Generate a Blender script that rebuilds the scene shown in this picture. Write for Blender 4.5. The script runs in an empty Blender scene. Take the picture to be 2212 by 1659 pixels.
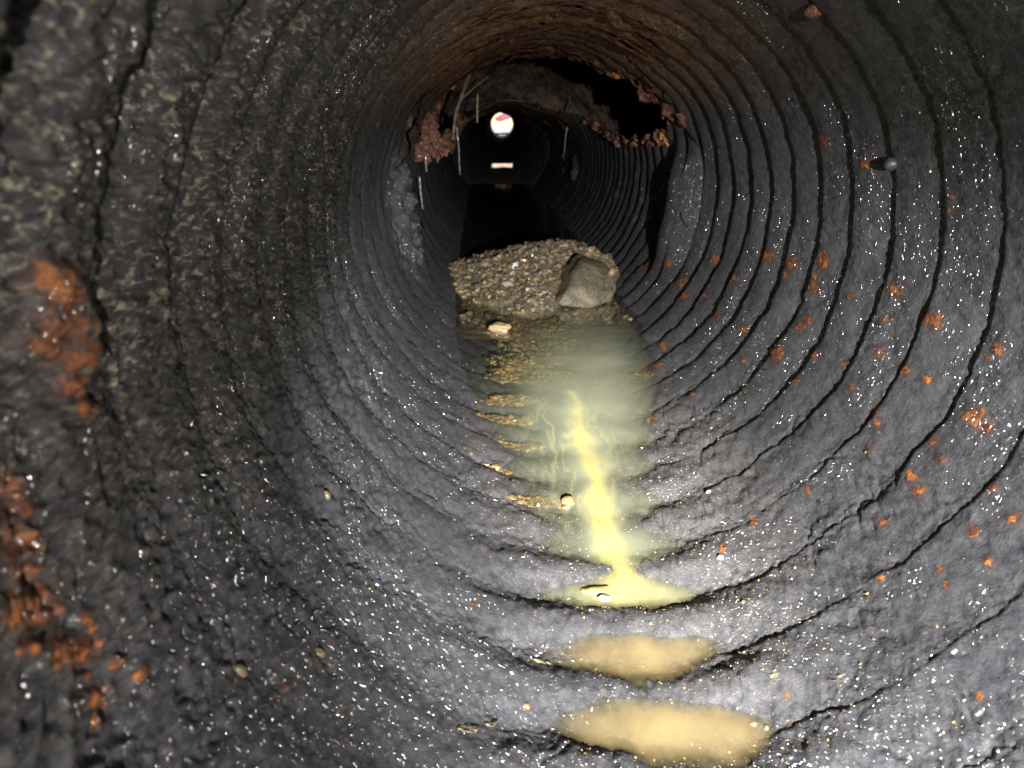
import bpy, math, random
import numpy as np
from mathutils import Vector, Matrix

random.seed(7)
RNG = np.random.default_rng(7)
S = bpy.context.scene
COL = S.collection
R = 0.45                      # pipe radius in metres; the pipe axis runs along +Y through the origin
PITCH = 0.281                 # corrugation pitch in radii
Y0 = 4.786                    # a corrugation valley, in radii

# ------------------------------------------------------------------ camera
YAW, TILT = 0.041, 0.336
FWD = np.array([math.sin(YAW) * math.cos(TILT), math.cos(YAW) * math.cos(TILT), -math.sin(TILT)])
RGT = np.array([math.cos(YAW), -math.sin(YAW), 0.0])
UPV = np.cross(RGT, FWD)
CAM = np.array([-0.42 * R, 0.0, 0.414 * R])
cd = bpy.data.cameras.new("camera")
cd.sensor_width = 36.0
cd.lens = 26.0
cd.clip_start = 0.01
cd.clip_end = 2000
cd.dof.use_dof = True
cd.dof.focus_distance = 1.15
cd.dof.aperture_fstop = 26.0 / 4.2
cam = bpy.data.objects.new("camera", cd)
COL.objects.link(cam)
cam.matrix_world = Matrix(((RGT[0], UPV[0], -FWD[0], CAM[0]), (RGT[1], UPV[1], -FWD[1], CAM[1]),
                           (RGT[2], UPV[2], -FWD[2], CAM[2]), (0, 0, 0, 1)))
S.camera = cam

# ------------------------------------------------------------------ light
S.view_settings.view_transform = 'Standard'
S.view_settings.look = 'None'
S.view_settings.exposure = 0.0
S.view_settings.gamma = 1.0
W = bpy.data.worlds.new("World")
S.world = W
W.use_nodes = True
W.cycles.sampling_method = 'NONE'
wn = W.node_tree.nodes
sky = wn.new("ShaderNodeTexSky")
sky.sky_type = 'NISHITA'
sky.sun_disc = False
sky.sun_elevation = math.radians(38)
sky.sun_rotation = math.radians(0)
bg = wn["Background"]
bg.inputs[1].default_value = 0.15
W.node_tree.links.new(sky.outputs[0], bg.inputs[0])
sl = bpy.data.lights.new("sun", 'SUN')
sl.energy = 4.0
sl.angle = math.radians(0.5)
sl.color = (1.0, 0.95, 0.88)
so = bpy.data.objects.new("sun", sl)
COL.objects.link(so)
so.rotation_euler = (math.radians(-52), 0, 0)


def lamp(name, loc, aim, power, angle, blend, rad, color):
    l = bpy.data.lights.new(name, 'SPOT')
    l.energy = power
    l.spot_size = math.radians(angle)
    l.spot_blend = blend
    l.shadow_soft_size = rad
    l.color = color
    o = bpy.data.objects.new(name, l)
    COL.objects.link(o)
    o.location = loc
    o.rotation_euler = (Vector(aim) - Vector(loc)).to_track_quat('-Z', 'Y').to_euler()
    return o


# the torch held beside the camera: a hot beam and its wide spill
TORCH = Vector((0.14, -1.7, 0.42)) * R
lamp("torch_core", TORCH, Vector((0.08, 2.75, -1.0)) * R, 480, 17, 1.0, 0.014, (1.0, 0.98, 0.92))
lamp("torch_beam", TORCH + Vector((0, -0.002, 0)), TORCH + Vector((0.010, 0.972, -0.235)), 580, 36, 0.55, 0.014, (0.94, 0.955, 1.0))
lamp("torch_spill", TORCH + Vector((0, -0.004, 0)), TORCH + Vector((0.0, 1.0, -0.06)), 120, 92, 0.9, 0.014, (1.0, 0.96, 0.92))
S.cycles.use_denoising = True
S.cycles.denoiser = 'OPENIMAGEDENOISE'
S.cycles.denoising_prefilter = 'ACCURATE'
S.cycles.sample_clamp_indirect = 0.6
S.cycles.caustics_reflective = False
S.cycles.caustics_refractive = False
S.cycles.max_bounces = 5
S.cycles.diffuse_bounces = 2
S.cycles.glossy_bounces = 3
S.cycles.transparent_max_bounces = 8


# ------------------------------------------------------------------ helpers
def ray(x, y):
    v = FWD * 1597 + RGT * (x - 1106) - UPV * (y - 829.5)
    return v / np.linalg.norm(v)


def on_pipe(x, y, r=1.0):
    v = ray(x, y)
    a = v[0] ** 2 + v[2] ** 2
    b = CAM[0] * v[0] + CAM[2] * v[2]
    c = CAM[0] ** 2 + CAM[2] ** 2 - (r * R) ** 2
    t = (-b + math.sqrt(b * b - a * c)) / a
    P = (CAM + t * v) / R
    return P[1], math.atan2(P[0], -P[2])        # (y, theta) in radii / radians


def on_level(x, y, z):
    v = ray(x, y)
    t = (z * R - CAM[2]) / v[2]
    return (CAM + t * v) / R


def at_depth(x, y, Y):
    v = ray(x, y)
    t = (Y * R - CAM[1]) / v[1]
    return (CAM + t * v) / R


def sstep(a, b, x):
    t = np.clip((x - a) / (b - a), 0, 1)
    return t * t * (3 - 2 * t)


def pnoise(P, seed=0):
    """gradient noise, P (N,3) -> about -1..1"""
    P = np.asarray(P, np.float64)
    i = np.floor(P).astype(np.int64)
    f = P - i
    u = f * f * f * (f * (f * 6 - 15) + 10)
    out = np.zeros(len(P))
    for dx in (0, 1):
        for dy in (0, 1):
            for dz in (0, 1):
                h = ((i[:, 0] + dx) * 73856093) ^ ((i[:, 1] + dy) * 19349663) ^ ((i[:, 2] + dz) * 83492791) ^ (seed * 2654435 + 12345)
                h = h & 0x7FFFFFFF
                h = ((h >> 13) ^ h) * 1274126177 & 0x7FFFFFFF
                h = (h >> 16) ^ h
                gx = ((h & 255) / 127.5) - 1
                gy = (((h >> 8) & 255) / 127.5) - 1
                gz = (((h >> 4) & 255) / 127.5) - 1
                d = gx * (f[:, 0] - dx) + gy * (f[:, 1] - dy) + gz * (f[:, 2] - dz)
                w = (u[:, 0] if dx else 1 - u[:, 0]) * (u[:, 1] if dy else 1 - u[:, 1]) * (u[:, 2] if dz else 1 - u[:, 2])
                out += w * d
    return out * 1.3


def fbm(P, seed=0, octv=3, gain=0.5):
    o = np.zeros(len(P))
    a = 1.0
    for k in range(octv):
        o += a * pnoise(P * (2.03 ** k), seed + 17 * k)
        a *= gain
    return o


def raw_mesh(name, V, F, mat, parent=None, smooth=True, attrs=None, normals=None):
    me = bpy.data.meshes.new(name)
    V = np.ascontiguousarray(V, np.float32)
    F = np.ascontiguousarray(F, np.int32)
    n = F.shape[1]
    me.vertices.add(len(V))
    me.vertices.foreach_set("co", V.ravel())
    me.loops.add(F.size)
    me.loops.foreach_set("vertex_index", F.ravel())
    me.polygons.add(len(F))
    me.polygons.foreach_set("loop_start", np.arange(0, F.size, n, dtype=np.int32))
    me.polygons.foreach_set("loop_total", np.full(len(F), n, np.int32))
    me.polygons.foreach_set("use_smooth", np.full(len(F), smooth))
    me.update(calc_edges=True)
    for k, v in (attrs or {}).items():
        v = np.asarray(v, np.float32)
        if v.ndim == 1:
            a = me.attributes.new(k, 'FLOAT', 'POINT')
            a.data.foreach_set("value", v)
        else:
            a = me.attributes.new(k, 'FLOAT_COLOR', 'POINT')
            c = np.ones((len(v), 4), np.float32)
            c[:, :3] = v
            a.data.foreach_set("color", c.ravel())
    if normals is not None:
        me.normals_split_custom_set_from_vertices(np.asarray(normals, np.float32))
    me.materials.append(mat)
    o = bpy.data.objects.new(name, me)
    COL.objects.link(o)
    if parent:
        o.parent = parent
    return o


def tag(o, label=None, cat=None, group=None, kind=None):
    if label:
        o["label"] = label
    if cat:
        o["category"] = cat
    if group:
        o["group"] = group
    if kind:
        o["kind"] = kind
    return o


def empty(name, loc=(0, 0, 0)):
    o = bpy.data.objects.new(name, None)
    o.empty_display_size = 0.05
    o.location = loc
    COL.objects.link(o)
    return o


# ------------------------------------------------------------------ materials
class NT:
    def __init__(self, name):
        self.m = bpy.data.materials.new(name)
        self.m.use_nodes = True
        self.t = self.m.node_tree
        self.n = self.t.nodes
        self.n.clear()
        self.out = self.n.new("ShaderNodeOutputMaterial")

    def add(self, typ, ins=None, **props):
        nd = self.n.new(typ)
        for k, v in props.items():
            setattr(nd, k, v)
        for k, v in (ins or {}).items():
            if isinstance(v, bpy.types.NodeSocket):
                self.t.links.new(v, nd.inputs[k])
            else:
                nd.inputs[k].default_value = v
        return nd

    def pos(self, scale=(1, 1, 1)):
        g = self.add("ShaderNodeNewGeometry")
        m = self.add("ShaderNodeVectorMath", {0: g.outputs["Position"], 1: scale}, operation='MULTIPLY')
        return m.outputs[0]

    def noise(self, scale, detail=3, rough=0.55, vec=None, dist=0.0):
        nd = self.add("ShaderNodeTexNoise", {"Vector": vec or self.pos(), "Scale": scale, "Detail": detail, "Roughness": rough, "Distortion": dist})
        return nd.outputs["Fac"]

    def attr(self, name):
        return self.add("ShaderNodeAttribute", attribute_name=name)

    def ramp(self, fac, a, b, lo=0.0, hi=1.0):
        return self.add("ShaderNodeMapRange", {0: fac, 1: a, 2: b, 3: lo, 4: hi}).outputs[0]

    def math(self, op, a, b=0.0):
        return self.add("ShaderNodeMath", {0: a, 1: b}, operation=op).outputs[0]

    def mix(self, fac, a, b):
        nd = self.add("ShaderNodeMix", data_type='RGBA')
        for k, v in (("Factor", fac), ("A", a), ("B", b)):
            s = [q for q in nd.inputs if q.name == k and (q.type == 'RGBA' or (k == "Factor" and q.type == 'VALUE'))][0]
            if isinstance(v, bpy.types.NodeSocket):
                self.t.links.new(v, s)
            else:
                s.default_value = v if not isinstance(v, tuple) else (*v, 1.0)[:4]
        return [q for q in nd.outputs if q.type == 'RGBA'][0]

    def bump(self, h, strength=1.0, dist=0.001, normal=None):
        ins = {"Height": h, "Strength": strength, "Distance": dist}
        if normal:
            ins["Normal"] = normal
        return self.add("ShaderNodeBump", ins).outputs[0]

    def done(self, shader):
        self.t.links.new(shader, self.out.inputs["Surface"])
        return self.m


def mat_wall():
    N = NT("wet_bitumen_coat")
    rust = N.attr("rust").outputs["Fac"]
    floor = N.attr("grit").outputs["Fac"]
    olive = N.attr("scale").outputs["Fac"]
    crown = N.attr("crown").outputs["Fac"]
    n1 = N.noise(9, 4)
    n2 = N.noise(70, 4, 0.6)
    n3 = N.noise(420, 3, 0.6)
    base = N.mix(N.ramp(n1, .35, .65), (.036, .036, .040), (.066, .065, .068))
    base = N.mix(N.ramp(n2, .40, .62, 0, .8), base, (.088, .086, .087))
    # grey grit on the invert; its mask also paints torch balance into floor and wall
    gcol = N.mix(N.ramp(n3, .38, .68), (.074, .071, .073), (.175, .165, .150))
    base = N.mix(N.math('MULTIPLY', floor, N.ramp(n2, .28, .6, .35, 1.0)), base, gcol)
    base = N.mix(N.math('MULTIPLY', olive, .75), base, N.mix(n2, (.010, .010, .011), (.034, .031, .029)))
    # pale flaky film on the high spots of the rough side
    aniso = N.noise(170, 4, 0.62, N.pos((1.0, .36, 1.0)), .8)
    film = N.math('MULTIPLY', olive, N.math('MULTIPLY', N.ramp(aniso, .52, .66), N.ramp(N.noise(13, 3, .6), .36, .58, .15, 1.0)))
    base = N.mix(film, base, (.20, .185, .13))
    # brown rusty stain of the crown
    ccol = N.mix(N.ramp(n2, .35, .65), (.11, .068, .042), (.38, .19, .095))
    base = N.mix(N.math('MULTIPLY', crown, N.ramp(n1, .25, .55, .55, 1.0)), base, ccol)
    base = N.mix(N.ramp(rust, .05, .6, 0, .65), base, (.080, .046, .034))
    # orange rust where the coat has flaked off
    rn = N.noise(95, 4, 0.65)
    edge = N.ramp(N.math('ADD', rust, N.math('MULTIPLY', N.math('SUBTRACT', rn, .5), 2.6)), .50, .66)
    edge = N.math('MULTIPLY', edge, N.ramp(rust, .02, .15))
    rcol = N.mix(N.ramp(N.noise(70, 4, .65), .40, .60), (.10, .040, .024), N.mix(N.ramp(N.noise(30, 2, .5), .35, .65), (.34, .11, .045), (.54, .20, .045)))
    rcol = N.mix(N.ramp(n3, .56, .70), rcol, (.09, .035, .02))
    rcol = N.mix(N.math('MULTIPLY', olive, N.ramp(n1, .40, .60, .35, .85)), rcol, (.13, .052, .026))
    base = N.mix(edge, base, rcol)
    # relief: wet beads, fine sand, and stretched wrinkles
    wp = N.add("ShaderNodeVectorMath", {0: N.pos(), 1: N.add("ShaderNodeVectorMath", {0: N.add("ShaderNodeTexNoise", {"Vector": N.pos(), "Scale": 60.0, "Detail": 1.0}).outputs["Color"], 1: (.012, .012, .012)}, operation='MULTIPLY').outputs[0]}, operation='ADD').outputs[0]
    vor = N.add("ShaderNodeTexVoronoi", {"Vector": wp, "Scale": 150.0, "Randomness": 1.0}, feature='F1')
    beads = vor.outputs["Distance"]
    bsep = N.add("ShaderNodeSeparateColor", {0: vor.outputs["Color"]})
    brand = bsep.outputs[0]
    fine = N.noise(300, 4, .62)
    wr = N.noise(85, 4, .6, N.pos((1.0, .55, 1.0)), .8)
    b2 = N.math('MULTIPLY', N.math('MULTIPLY', beads, beads), -1.0)
    hd = N.math('ADD', N.math('MULTIPLY', fine, .55), N.math('ADD', N.math('MULTIPLY', wr, 1.2), N.math('MULTIPLY', b2, .25)))
    bmp = N.bump(hd, .42, .0036)
    hc = N.math('ADD', b2, N.math('ADD', N.math('MULTIPLY', fine, .10), N.math('MULTIPLY', wr, .35)))
    bmc = N.bump(hc, 1.0, .0120)
    wet = N.noise(17, 5, .68)
    wet2 = N.noise(5, 2, .5)
    wetm = N.math('ADD', wet, N.math('MULTIPLY', N.math('SUBTRACT', wet2, .5), 1.15))
    coat = N.ramp(N.math('ADD', wetm, N.math('MULTIPLY', N.attr('wet').outputs['Fac'], .24)), .525, .575, 0.0, 1.0)
    coat = N.math('MULTIPLY', coat, N.math('MULTIPLY', N.ramp(brand, .45, .55), N.ramp(bsep.outputs[1], .1, .8, .12, 1.0)))
    p = N.add("ShaderNodeBsdfPrincipled", {"Base Color": base, "Roughness": .55, "Specular IOR Level": .28, "Normal": bmp,
                                            "Coat Weight": coat, "Coat Roughness": .15, "Coat IOR": 2.3})
    N.t.links.new(bmc, p.inputs["Coat Normal"])
    return N.done(p.outputs[0])


def mat_plain(name, c1, c2, scale, rough=.5, bscale=200, bstr=.6, bdist=.002, coat=0.0):
    N = NT(name)
    col = N.mix(N.ramp(N.noise(scale, 4, .6), .35, .65), c1, c2)
    b = N.bump(N.noise(bscale, 4, .6), bstr, bdist)
    p = N.add("ShaderNodeBsdfPrincipled", {"Base Color": col, "Roughness": rough, "Normal": b, "Coat Weight": coat, "Coat Roughness": .08})
    return N.done(p.outputs[0])


def mat_stone_attr(name):
    N = NT(name)
    c = N.attr("tint").outputs["Color"]
    n = N.noise(380, 4, .65)
    col = N.mix(N.ramp(n, .35, .68, 0, .55), c, (.05, .043, .035))
    b = N.bump(N.noise(520, 3, .6), .5, .0015)
    p = N.add("ShaderNodeBsdfPrincipled", {"Base Color": col, "Roughness": .38, "Normal": b, "Coat Weight": .35, "Coat Roughness": .1})
    return N.done(p.outputs[0])


def mat_water(name, film=False):
    N = NT(name)
    silt = N.attr("silt").outputs["Fac"]
    tint = N.attr("tint").outputs["Color"]
    rip = N.noise(16, 2, .5, N.pos((1.0, 2.6, 1.0)))
    bmp = N.bump(rip, .025, .02)
    d = N.add("ShaderNodeBsdfDiffuse", {"Color": tint, "Roughness": 0.0})
    tr = N.add("ShaderNodeBsdfTransparent", {"Color": (.93, .94, .88, 1)})
    body = N.add("ShaderNodeMixShader", {0: silt, 1: tr.outputs[0], 2: d.outputs[0]})
    geo = N.add("ShaderNodeNewGeometry")
    dt = N.add("ShaderNodeVectorMath", {0: geo.outputs["Incoming"], 1: bmp}, operation='DOT_PRODUCT').outputs["Value"]
    inv = N.math('SUBTRACT', 1.0, N.math('ABSOLUTE', dt))
    frs = N.math('ADD', .02, N.math('MULTIPLY', N.math('POWER', inv, 5.0), .98))
    gl = N.add("ShaderNodeBsdfGlossy", {"Color": (1, 1, 1, 1), "Roughness": .015, "Normal": bmp})
    mx = N.add("ShaderNodeMixShader", {0: frs, 1: body.outputs[0], 2: gl.outputs[0]})
    return N.done(mx.outputs[0])


M_WALL = mat_wall()
M_STONE = mat_stone_attr("wet_gravel")
M_WATER = mat_water("muddy_water")
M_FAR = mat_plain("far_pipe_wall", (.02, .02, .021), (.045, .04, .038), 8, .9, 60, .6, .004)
M_SOIL = mat_plain("dark_soil", (.030, .021, .015), (.15, .095, .062), 14, .85, 24, 1.0, .05)
M_RUST = mat_plain("flaking_rust", (.040, .021, .016), (.23, .090, .045), 60, .5, 160, 1.0, .006, .25)
M_ORANGE = mat_plain("orange_rust", (.30, .11, .035), (.55, .25, .08), 120, .5, 240, .8, .002, .3)
M_ROOT = mat_plain("dead_root", (.10, .075, .05), (.26, .20, .13), 60, .6, 300, .5, .001)
M_STRAW = mat_plain("pale_straw", (.25, .20, .10), (.38, .31, .17), 60, .5, 300, .4, .001)
M_DRIP = mat_plain("lime_drip", (.07, .065, .06), (.20, .19, .17), 80, .3, 300, .5, .001, .5)
M_BOLT = mat_plain("bitumen_lump", (.025, .025, .027), (.05, .05, .05), 40, .35, 160, .8, .003, .35)
M_CHIP = mat_plain("tan_chip", (.17, .13, .08), (.33, .26, .16), 90, .5, 260, .5, .001, .3)
M_MUD = mat_plain("gravel_bed", (.13, .105, .065), (.26, .21, .14), 60, .6, 260, 1.0, .004, .2)
M_EARTH = mat_plain("embankment_earth", (.05, .04, .025), (.10, .08, .05), 6, .9, 40, 1.0, .02)
M_GRASSY = mat_plain("outside_gravel", (.72, .70, .66), (.84, .82, .78), 3, .9, 30, 1.0, .02)
def mat_rag():
    N = NT("pink_cloth")
    col = N.mix(N.ramp(N.noise(6, 3, .6), .4, .6), (.90, .52, .60), (.95, .68, .74))
    a = N.add("ShaderNodeBsdfTranslucent", {"Color": col})
    b = N.add("ShaderNodeBsdfDiffuse", {"Color": col})
    return N.done(N.add("ShaderNodeMixShader", {0: .15, 1: a.outputs[0], 2: b.outputs[0]}).outputs[0])


M_PINK = mat_rag()

# ------------------------------------------------------------------ the culvert pipe
YEND = 16.0
NP_ = (YEND - Y0) / PITCH
YEND = Y0 + round(NP_) * PITCH          # the finely built stretch ends in a valley
us = [-3.2]
while us[-1] < YEND:
    y = us[-1]
    us.append(y + (.05 if y < 0.25 else .0046 * max(y, .8) ** 1.28))
us = np.array(us)
us[-1] = YEND
YS = us - .55 * PITCH / (2 * math.pi) * np.sin(2 * math.pi * (us - Y0) / PITCH) * sstep(.2, .6, us) * (us < YEND)
NTH = 1400
# columns packed towards the side and floor that are near the lens
tt0 = np.linspace(0, 1, NTH, endpoint=False)
TH = -math.pi + 2 * math.pi * tt0
YY, TT = np.meshgrid(YS, TH, indexing='ij')
NY = len(YS)
yf = YY.ravel()
tf = TT.ravel()
st_, ct_ = np.sin(tf), np.cos(tf)
P0 = np.stack([st_, yf, -ct_], 1)
td = np.degrees(tf)
near = yf < 99
idx = np.where(near)[0]
Pn = P0[idx]


def scatter_full(v):
    o = np.zeros(len(yf))
    o[idx] = v
    return o


floorw = np.exp(-(td / 42.0) ** 4)                     # invert
leftw = sstep(-35, -75, td) * sstep(4.2, 2.6, yf)      # rough near left side
crownw = sstep(118, 150, np.abs(td)) * sstep(2.6, 4.6, yf)
wob = scatter_full(fbm(Pn * np.array([3.2, 1.6, 3.2]), 3, 2)) * (.018 + .036 * sstep(90, 40, np.abs(td)))
ph = 2 * math.pi * (yf - Y0 + wob) / PITCH
ph = ph + scatter_full(fbm(Pn * 11.0, 5, 2)) * .20 * sstep(110, 60, np.abs(td))
cc = 0.5 + 0.5 * np.cos(ph)
fl2 = np.exp(-(td / 25.0) ** 4)
lft = sstep(-15, -60, td)
sfr = np.mod(ph / (2 * math.pi) + .10, 1) - .06          # 0 at the lip of each lap
slot = np.where(sfr < 0, sstep(-.055, 0, sfr), (1 - np.clip(sfr, 0, 1) / .945) ** 1.5)
lblend = np.maximum(.62 * leftw, .85 * sstep(0, -12, td) * sstep(3.2, 2.0, yf))
slot = np.where(td > 0, .86 * slot + .14 * cc, (1 - lblend) * slot + lblend * cc ** 1.6)
c = fl2 * cc ** 1.15 + (1 - fl2) * slot
A = np.where(td > 0, .016 + .022 * sstep(25, 60, td), .007 + .014 * sstep(1.8, 3.6, yf) * sstep(-30, -65, td) + .022 * sstep(-85, -115, td))
A = A * np.where(td > 0, np.interp(yf, [.8, 1.5, 2.2, 3.0, 4.8], [.10, .16, .28, .46, .80]), 1.0)
A = A + .012 * leftw
A = A * (1 - fl2) + fl2 * (.024 + .018 * sstep(2.25, 2.05, yf))
# dented side plates at the joint
dw = np.exp(-((td - 82) / 22.0) ** 4) + np.exp(-((td + 82) / 23.0) ** 4)
yw = yf + scatter_full(pnoise(Pn * 4.0, 88)) * .03
dent = sstep(4.66, 5.22, yw) * (1 - sstep(5.30, 5.36, yw))
dmask = dw * sstep(4.62, 4.85, yw) * (1 - sstep(5.30, 5.38, yw))
A = A * (1 - .9 * dmask)
r = 1 + A * (c - .4 * fl2 - .25 * (1 - fl2))
r -= .115 * dw * dent
r += .05 * dw * sstep(5.32, 5.37, yw) * (1 - sstep(5.5, 5.8, yw))
print("grid", NY, NTH, NY * NTH)

n_big = scatter_full(fbm(Pn * 2.3, 11, 2))
n_mid = scatter_full(fbm(Pn * 13.0, 21, 2))
aniso = np.array([34.0, 15.0, 34.0])
n_wr = scatter_full(1 - 2 * np.abs(fbm(Pn * aniso, 31, 2)))
n_fine = scatter_full(fbm(Pn * 62.0, 41, 2))
lim = sstep(8, 3, yf)
cre1 = np.clip(1 - 7 * np.abs(scatter_full(fbm(Pn * np.array([6.5, 5.0, 6.5]), 45, 3))), 0, 1)
cre2 = np.clip(1 - 6 * np.abs(scatter_full(fbm(Pn * 17.0, 47, 2))), 0, 1)
cmask = np.clip(scatter_full(fbm(Pn * 3.1, 49, 2)) * 1.6 + .35, 0, 1)
r += (cre1 * .0075 + cre2 * .0035) * cmask * (.35 + .65 * sstep(95, 55, np.abs(td)) + .6 * leftw) * lim
r += .007 * floorw * sstep(2.4, 1.9, yf) * scatter_full(fbm(Pn * 5.5, 43, 2))
r += .010 * n_big
r += n_mid * (.0035 + .0055 * floorw * sstep(1.9, 2.6, yf) + .002 * floorw + .005 * leftw)
r -= n_wr * (.0016 + .0085 * leftw + .0015 * floorw) * lim
r += n_fine * (.0011 + .0016 * floorw + .0010 * leftw) * lim
# crown: sagging, scaling sheet
cn = scatter_full(fbm(Pn * np.array([5.0, 9.0, 5.0]), 51, 3))
r -= crownw * (.045 + .045 * cn)
r += crownw * .014 * np.sign(cn) * np.abs(cn) ** .3
# left dent is more crumpled
crown_edge = sstep(120, 150, np.abs(td)) * sstep(4.4, 5.8, yf)
lcr = np.exp(-((td + 82) / 26.0) ** 4) * sstep(4.6, 4.9, yf) * (1 - sstep(5.5, 5.8, yf))
r += lcr * (.05 * scatter_full(fbm(Pn * 9.0, 61, 3)))
# flat spot where the crown sags past the hole
r -= .26 * sstep(85, 160, np.abs(td)) * sstep(9.0, 11.0, yf)

# ---- rust
rust = np.zeros(len(yf))
RUST = [(1870, 352, 17), (1780, 305, 14), (2055, 425, 11), (2055, 455, 9), (1452, 574, 13), (1476, 612, 14), (1716, 559, 15), (1709, 570, 16),
        (1780, 558, 17), (1783, 573, 15), (1660, 553, 18), (1758, 620, 22), (1763, 597, 14), (1728, 705, 17), (1745, 690, 14), (1758, 765, 18), (1675, 763, 20),
        (1914, 690, 9), (1935, 627, 20), (2020, 690, 22), (1955, 800, 22), (2000, 820, 20), (2150, 750, 20), (2132, 772, 16), (2018, 955, 26),
        (2033, 990, 14), (1898, 915, 15), (1892, 884, 12), (1880, 972, 11), (1972, 1030, 18), (1988, 1062, 18), (2148, 1058, 20),
        (2103, 1148, 30), (1906, 1128, 20), (1627, 1129, 13), (1746, 1056, 14), (1697, 595, 13), (1649, 572, 8), (1606, 712, 12), (1606, 780, 10),
        (1553, 686, 12), (1493, 850, 11), (1824, 788, 10), (1900, 761, 12), (1840, 836, 12), (2096, 900, 28), (2130, 925, 26), (1725, 824, 9),
        (2138, 1212, 18), (2192, 1120, 16), (2030, 1232, 14), (2045, 1265, 12), (2118, 1507, 18), (1563, 1186, 14), (1746, 1057, 10), (1430, 745, 14),
        (1395, 800, 16), (1412, 905, 10), (1420, 790, 10), (1700, 1500, 9), (820, 903, 7), (1020, 1308, 8), (620, 1483, 9), (1215, 1322, 7),
        (60, 1090, 40), (35, 1150, 45), (80, 1230, 30), (200, 1340, 26), (170, 1420, 24), (195, 1455, 22), (218, 1552, 24), (130, 1310, 24),
        (50, 1400, 30), (1900, 1250, 14), (1350, 330, 10), (1370, 380, 12), (1385, 430, 8), (1330, 420, 10), (1310, 460, 8),
        (1385, 575, 9), (1405, 585, 11), (1480, 640, 11), (1520, 640, 9), (1545, 560, 10), (1590, 600, 9), (300, 1460, 18), (255, 1430, 20), (1840, 640, 14),
        (20, 1060, 60), (40, 1180, 75), (90, 1300, 70), (135, 1410, 62), (190, 1400, 46), (225, 1500, 40), (30, 1330, 60), (95, 590, 50), (110, 640, 62), (120, 700, 66), (85, 735, 55), (140, 770, 56), (130, 830, 44), (160, 880, 34)]
yn_, tn_ = yf[idx], tf[idx]
rn = np.zeros(len(idx))
for (px, py, pr) in RUST:
    pr *= (RNG.uniform(.5, .98) if px > 1000 else .74)
    y_, t_ = on_pipe(px, py)
    y2, t2 = on_pipe(px + pr, py)
    y3, t3 = on_pipe(px, py + pr)
    e1 = np.array([y2 - y_, t2 - t_])
    e2 = np.array([y3 - y_, t3 - t_])
    M = np.linalg.inv(np.stack([e1, e2], 1))
    k = np.where((np.abs(yn_ - y_) < 1.2 * (abs(e1[0]) + abs(e2[0])) * 1.6) & (np.abs(tn_ - t_) < (abs(e1[1]) + abs(e2[1])) * 1.9))[0]
    dy, dt = yn_[k] - y_, tn_[k] - t_
    q = np.hypot(M[0, 0] * dy + M[0, 1] * dt, M[1, 0] * dy + M[1, 1] * dt)
    rn[k] = np.maximum(rn[k], np.clip(1.02 - q * .62, 0, 1))
rust = scatter_full(rn)
big_left = rust * sstep(-40, -60, td) * (yf < 1.6)
r -= big_left * .020 * (.6 + .8 * scatter_full(fbm(Pn * 13.0, 71, 3)))
r -= (rust - big_left) * .006 * (.5 + n_fine)

V = np.stack([r * st_, yf, -r * ct_], 1)
bend = np.clip((yf - 12) / 45, 0, None)
V[:, 0] += 1.2 * bend ** 2
V[:, 2] += .53 * bend ** 2
V *= R

grit = floorw * sstep(7, 3.2, yf) * (.20 + .75 * sstep(1.7, 2.6, yf)) + .45 * sstep(110, 60, np.abs(td)) * sstep(6, 3, yf) * sstep(1.2, 2.0, yf) * (td > 0)  # invert grit thinned near, right wall paled: torch balance put into colour
scale_a = np.maximum(sstep(-62, -92, td) * sstep(4.0, 2.6, yf), sstep(85, 120, td) * sstep(3.0, 2.2, yf) * .40)
wet_a = np.clip(dmask * 1.2 + lcr * 1.5 + .5 * crown_edge + .75 * sstep(2.0, 1.1, yf) * sstep(90, 70, np.abs(td)), 0, 1)
crown_a = np.clip(sstep(112, 150, np.abs(td)) * sstep(2.2, 4.6, yf), 0, 1)

# grid normals so that the rings join without a seam
G = V.reshape(NY, NTH, 3)
dY = np.gradient(G, axis=0)
dT = (np.roll(G, -1, 1) - np.roll(G, 1, 1))
NRM = np.cross(dT, dY).reshape(-1, 3)
NRM /= np.linalg.norm(NRM, axis=1)[:, None] + 1e-12
if (NRM[(NY // 3) * NTH + NTH // 2] @ np.array([0, 0, 1.0])) < 0:      # floor must look up
    NRM = -NRM
ii, jj = np.meshgrid(np.arange(NY - 1), np.arange(NTH), indexing='ij')
a_ = ii * NTH + jj
b_ = ii * NTH + (jj + 1) % NTH
F = np.stack([a_, b_, b_ + NTH, a_ + NTH], -1).reshape(-1, 4)
fa = V[F[:4000:7]]
fc_t = np.degrees(TH[jj] + math.pi / NTH).ravel()
fc_y = (.5 * (YS[ii] + YS[ii + 1])).ravel()

# ---- the hole rusted through the crown, as a polygon in (angle 0..360, y)
HOLE_NEAR = [(263, 7.0), (252, 6.75), (245, 6.7), (234, 6.7), (222, 6.6), (212, 6.55), (200, 6.5), (192, 6.55), (180, 6.6), (171, 6.45), (160, 6.1), (153, 5.9), (143, 5.77), (138, 5.52), (131, 5.48), (124, 5.38), (116, 5.42)]
HOLE_FAR = [(112, 5.6), (110, 6.3), (107, 7.3), (111, 8.3), (117, 9.0), (122, 9.6), (132, 10.2), (150, 10.7), (180, 10.9), (205, 10.8), (225, 10.5), (245, 10.0), (258, 9.4), (263, 8.4)]
HOLE = HOLE_NEAR + HOLE_FAR


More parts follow.
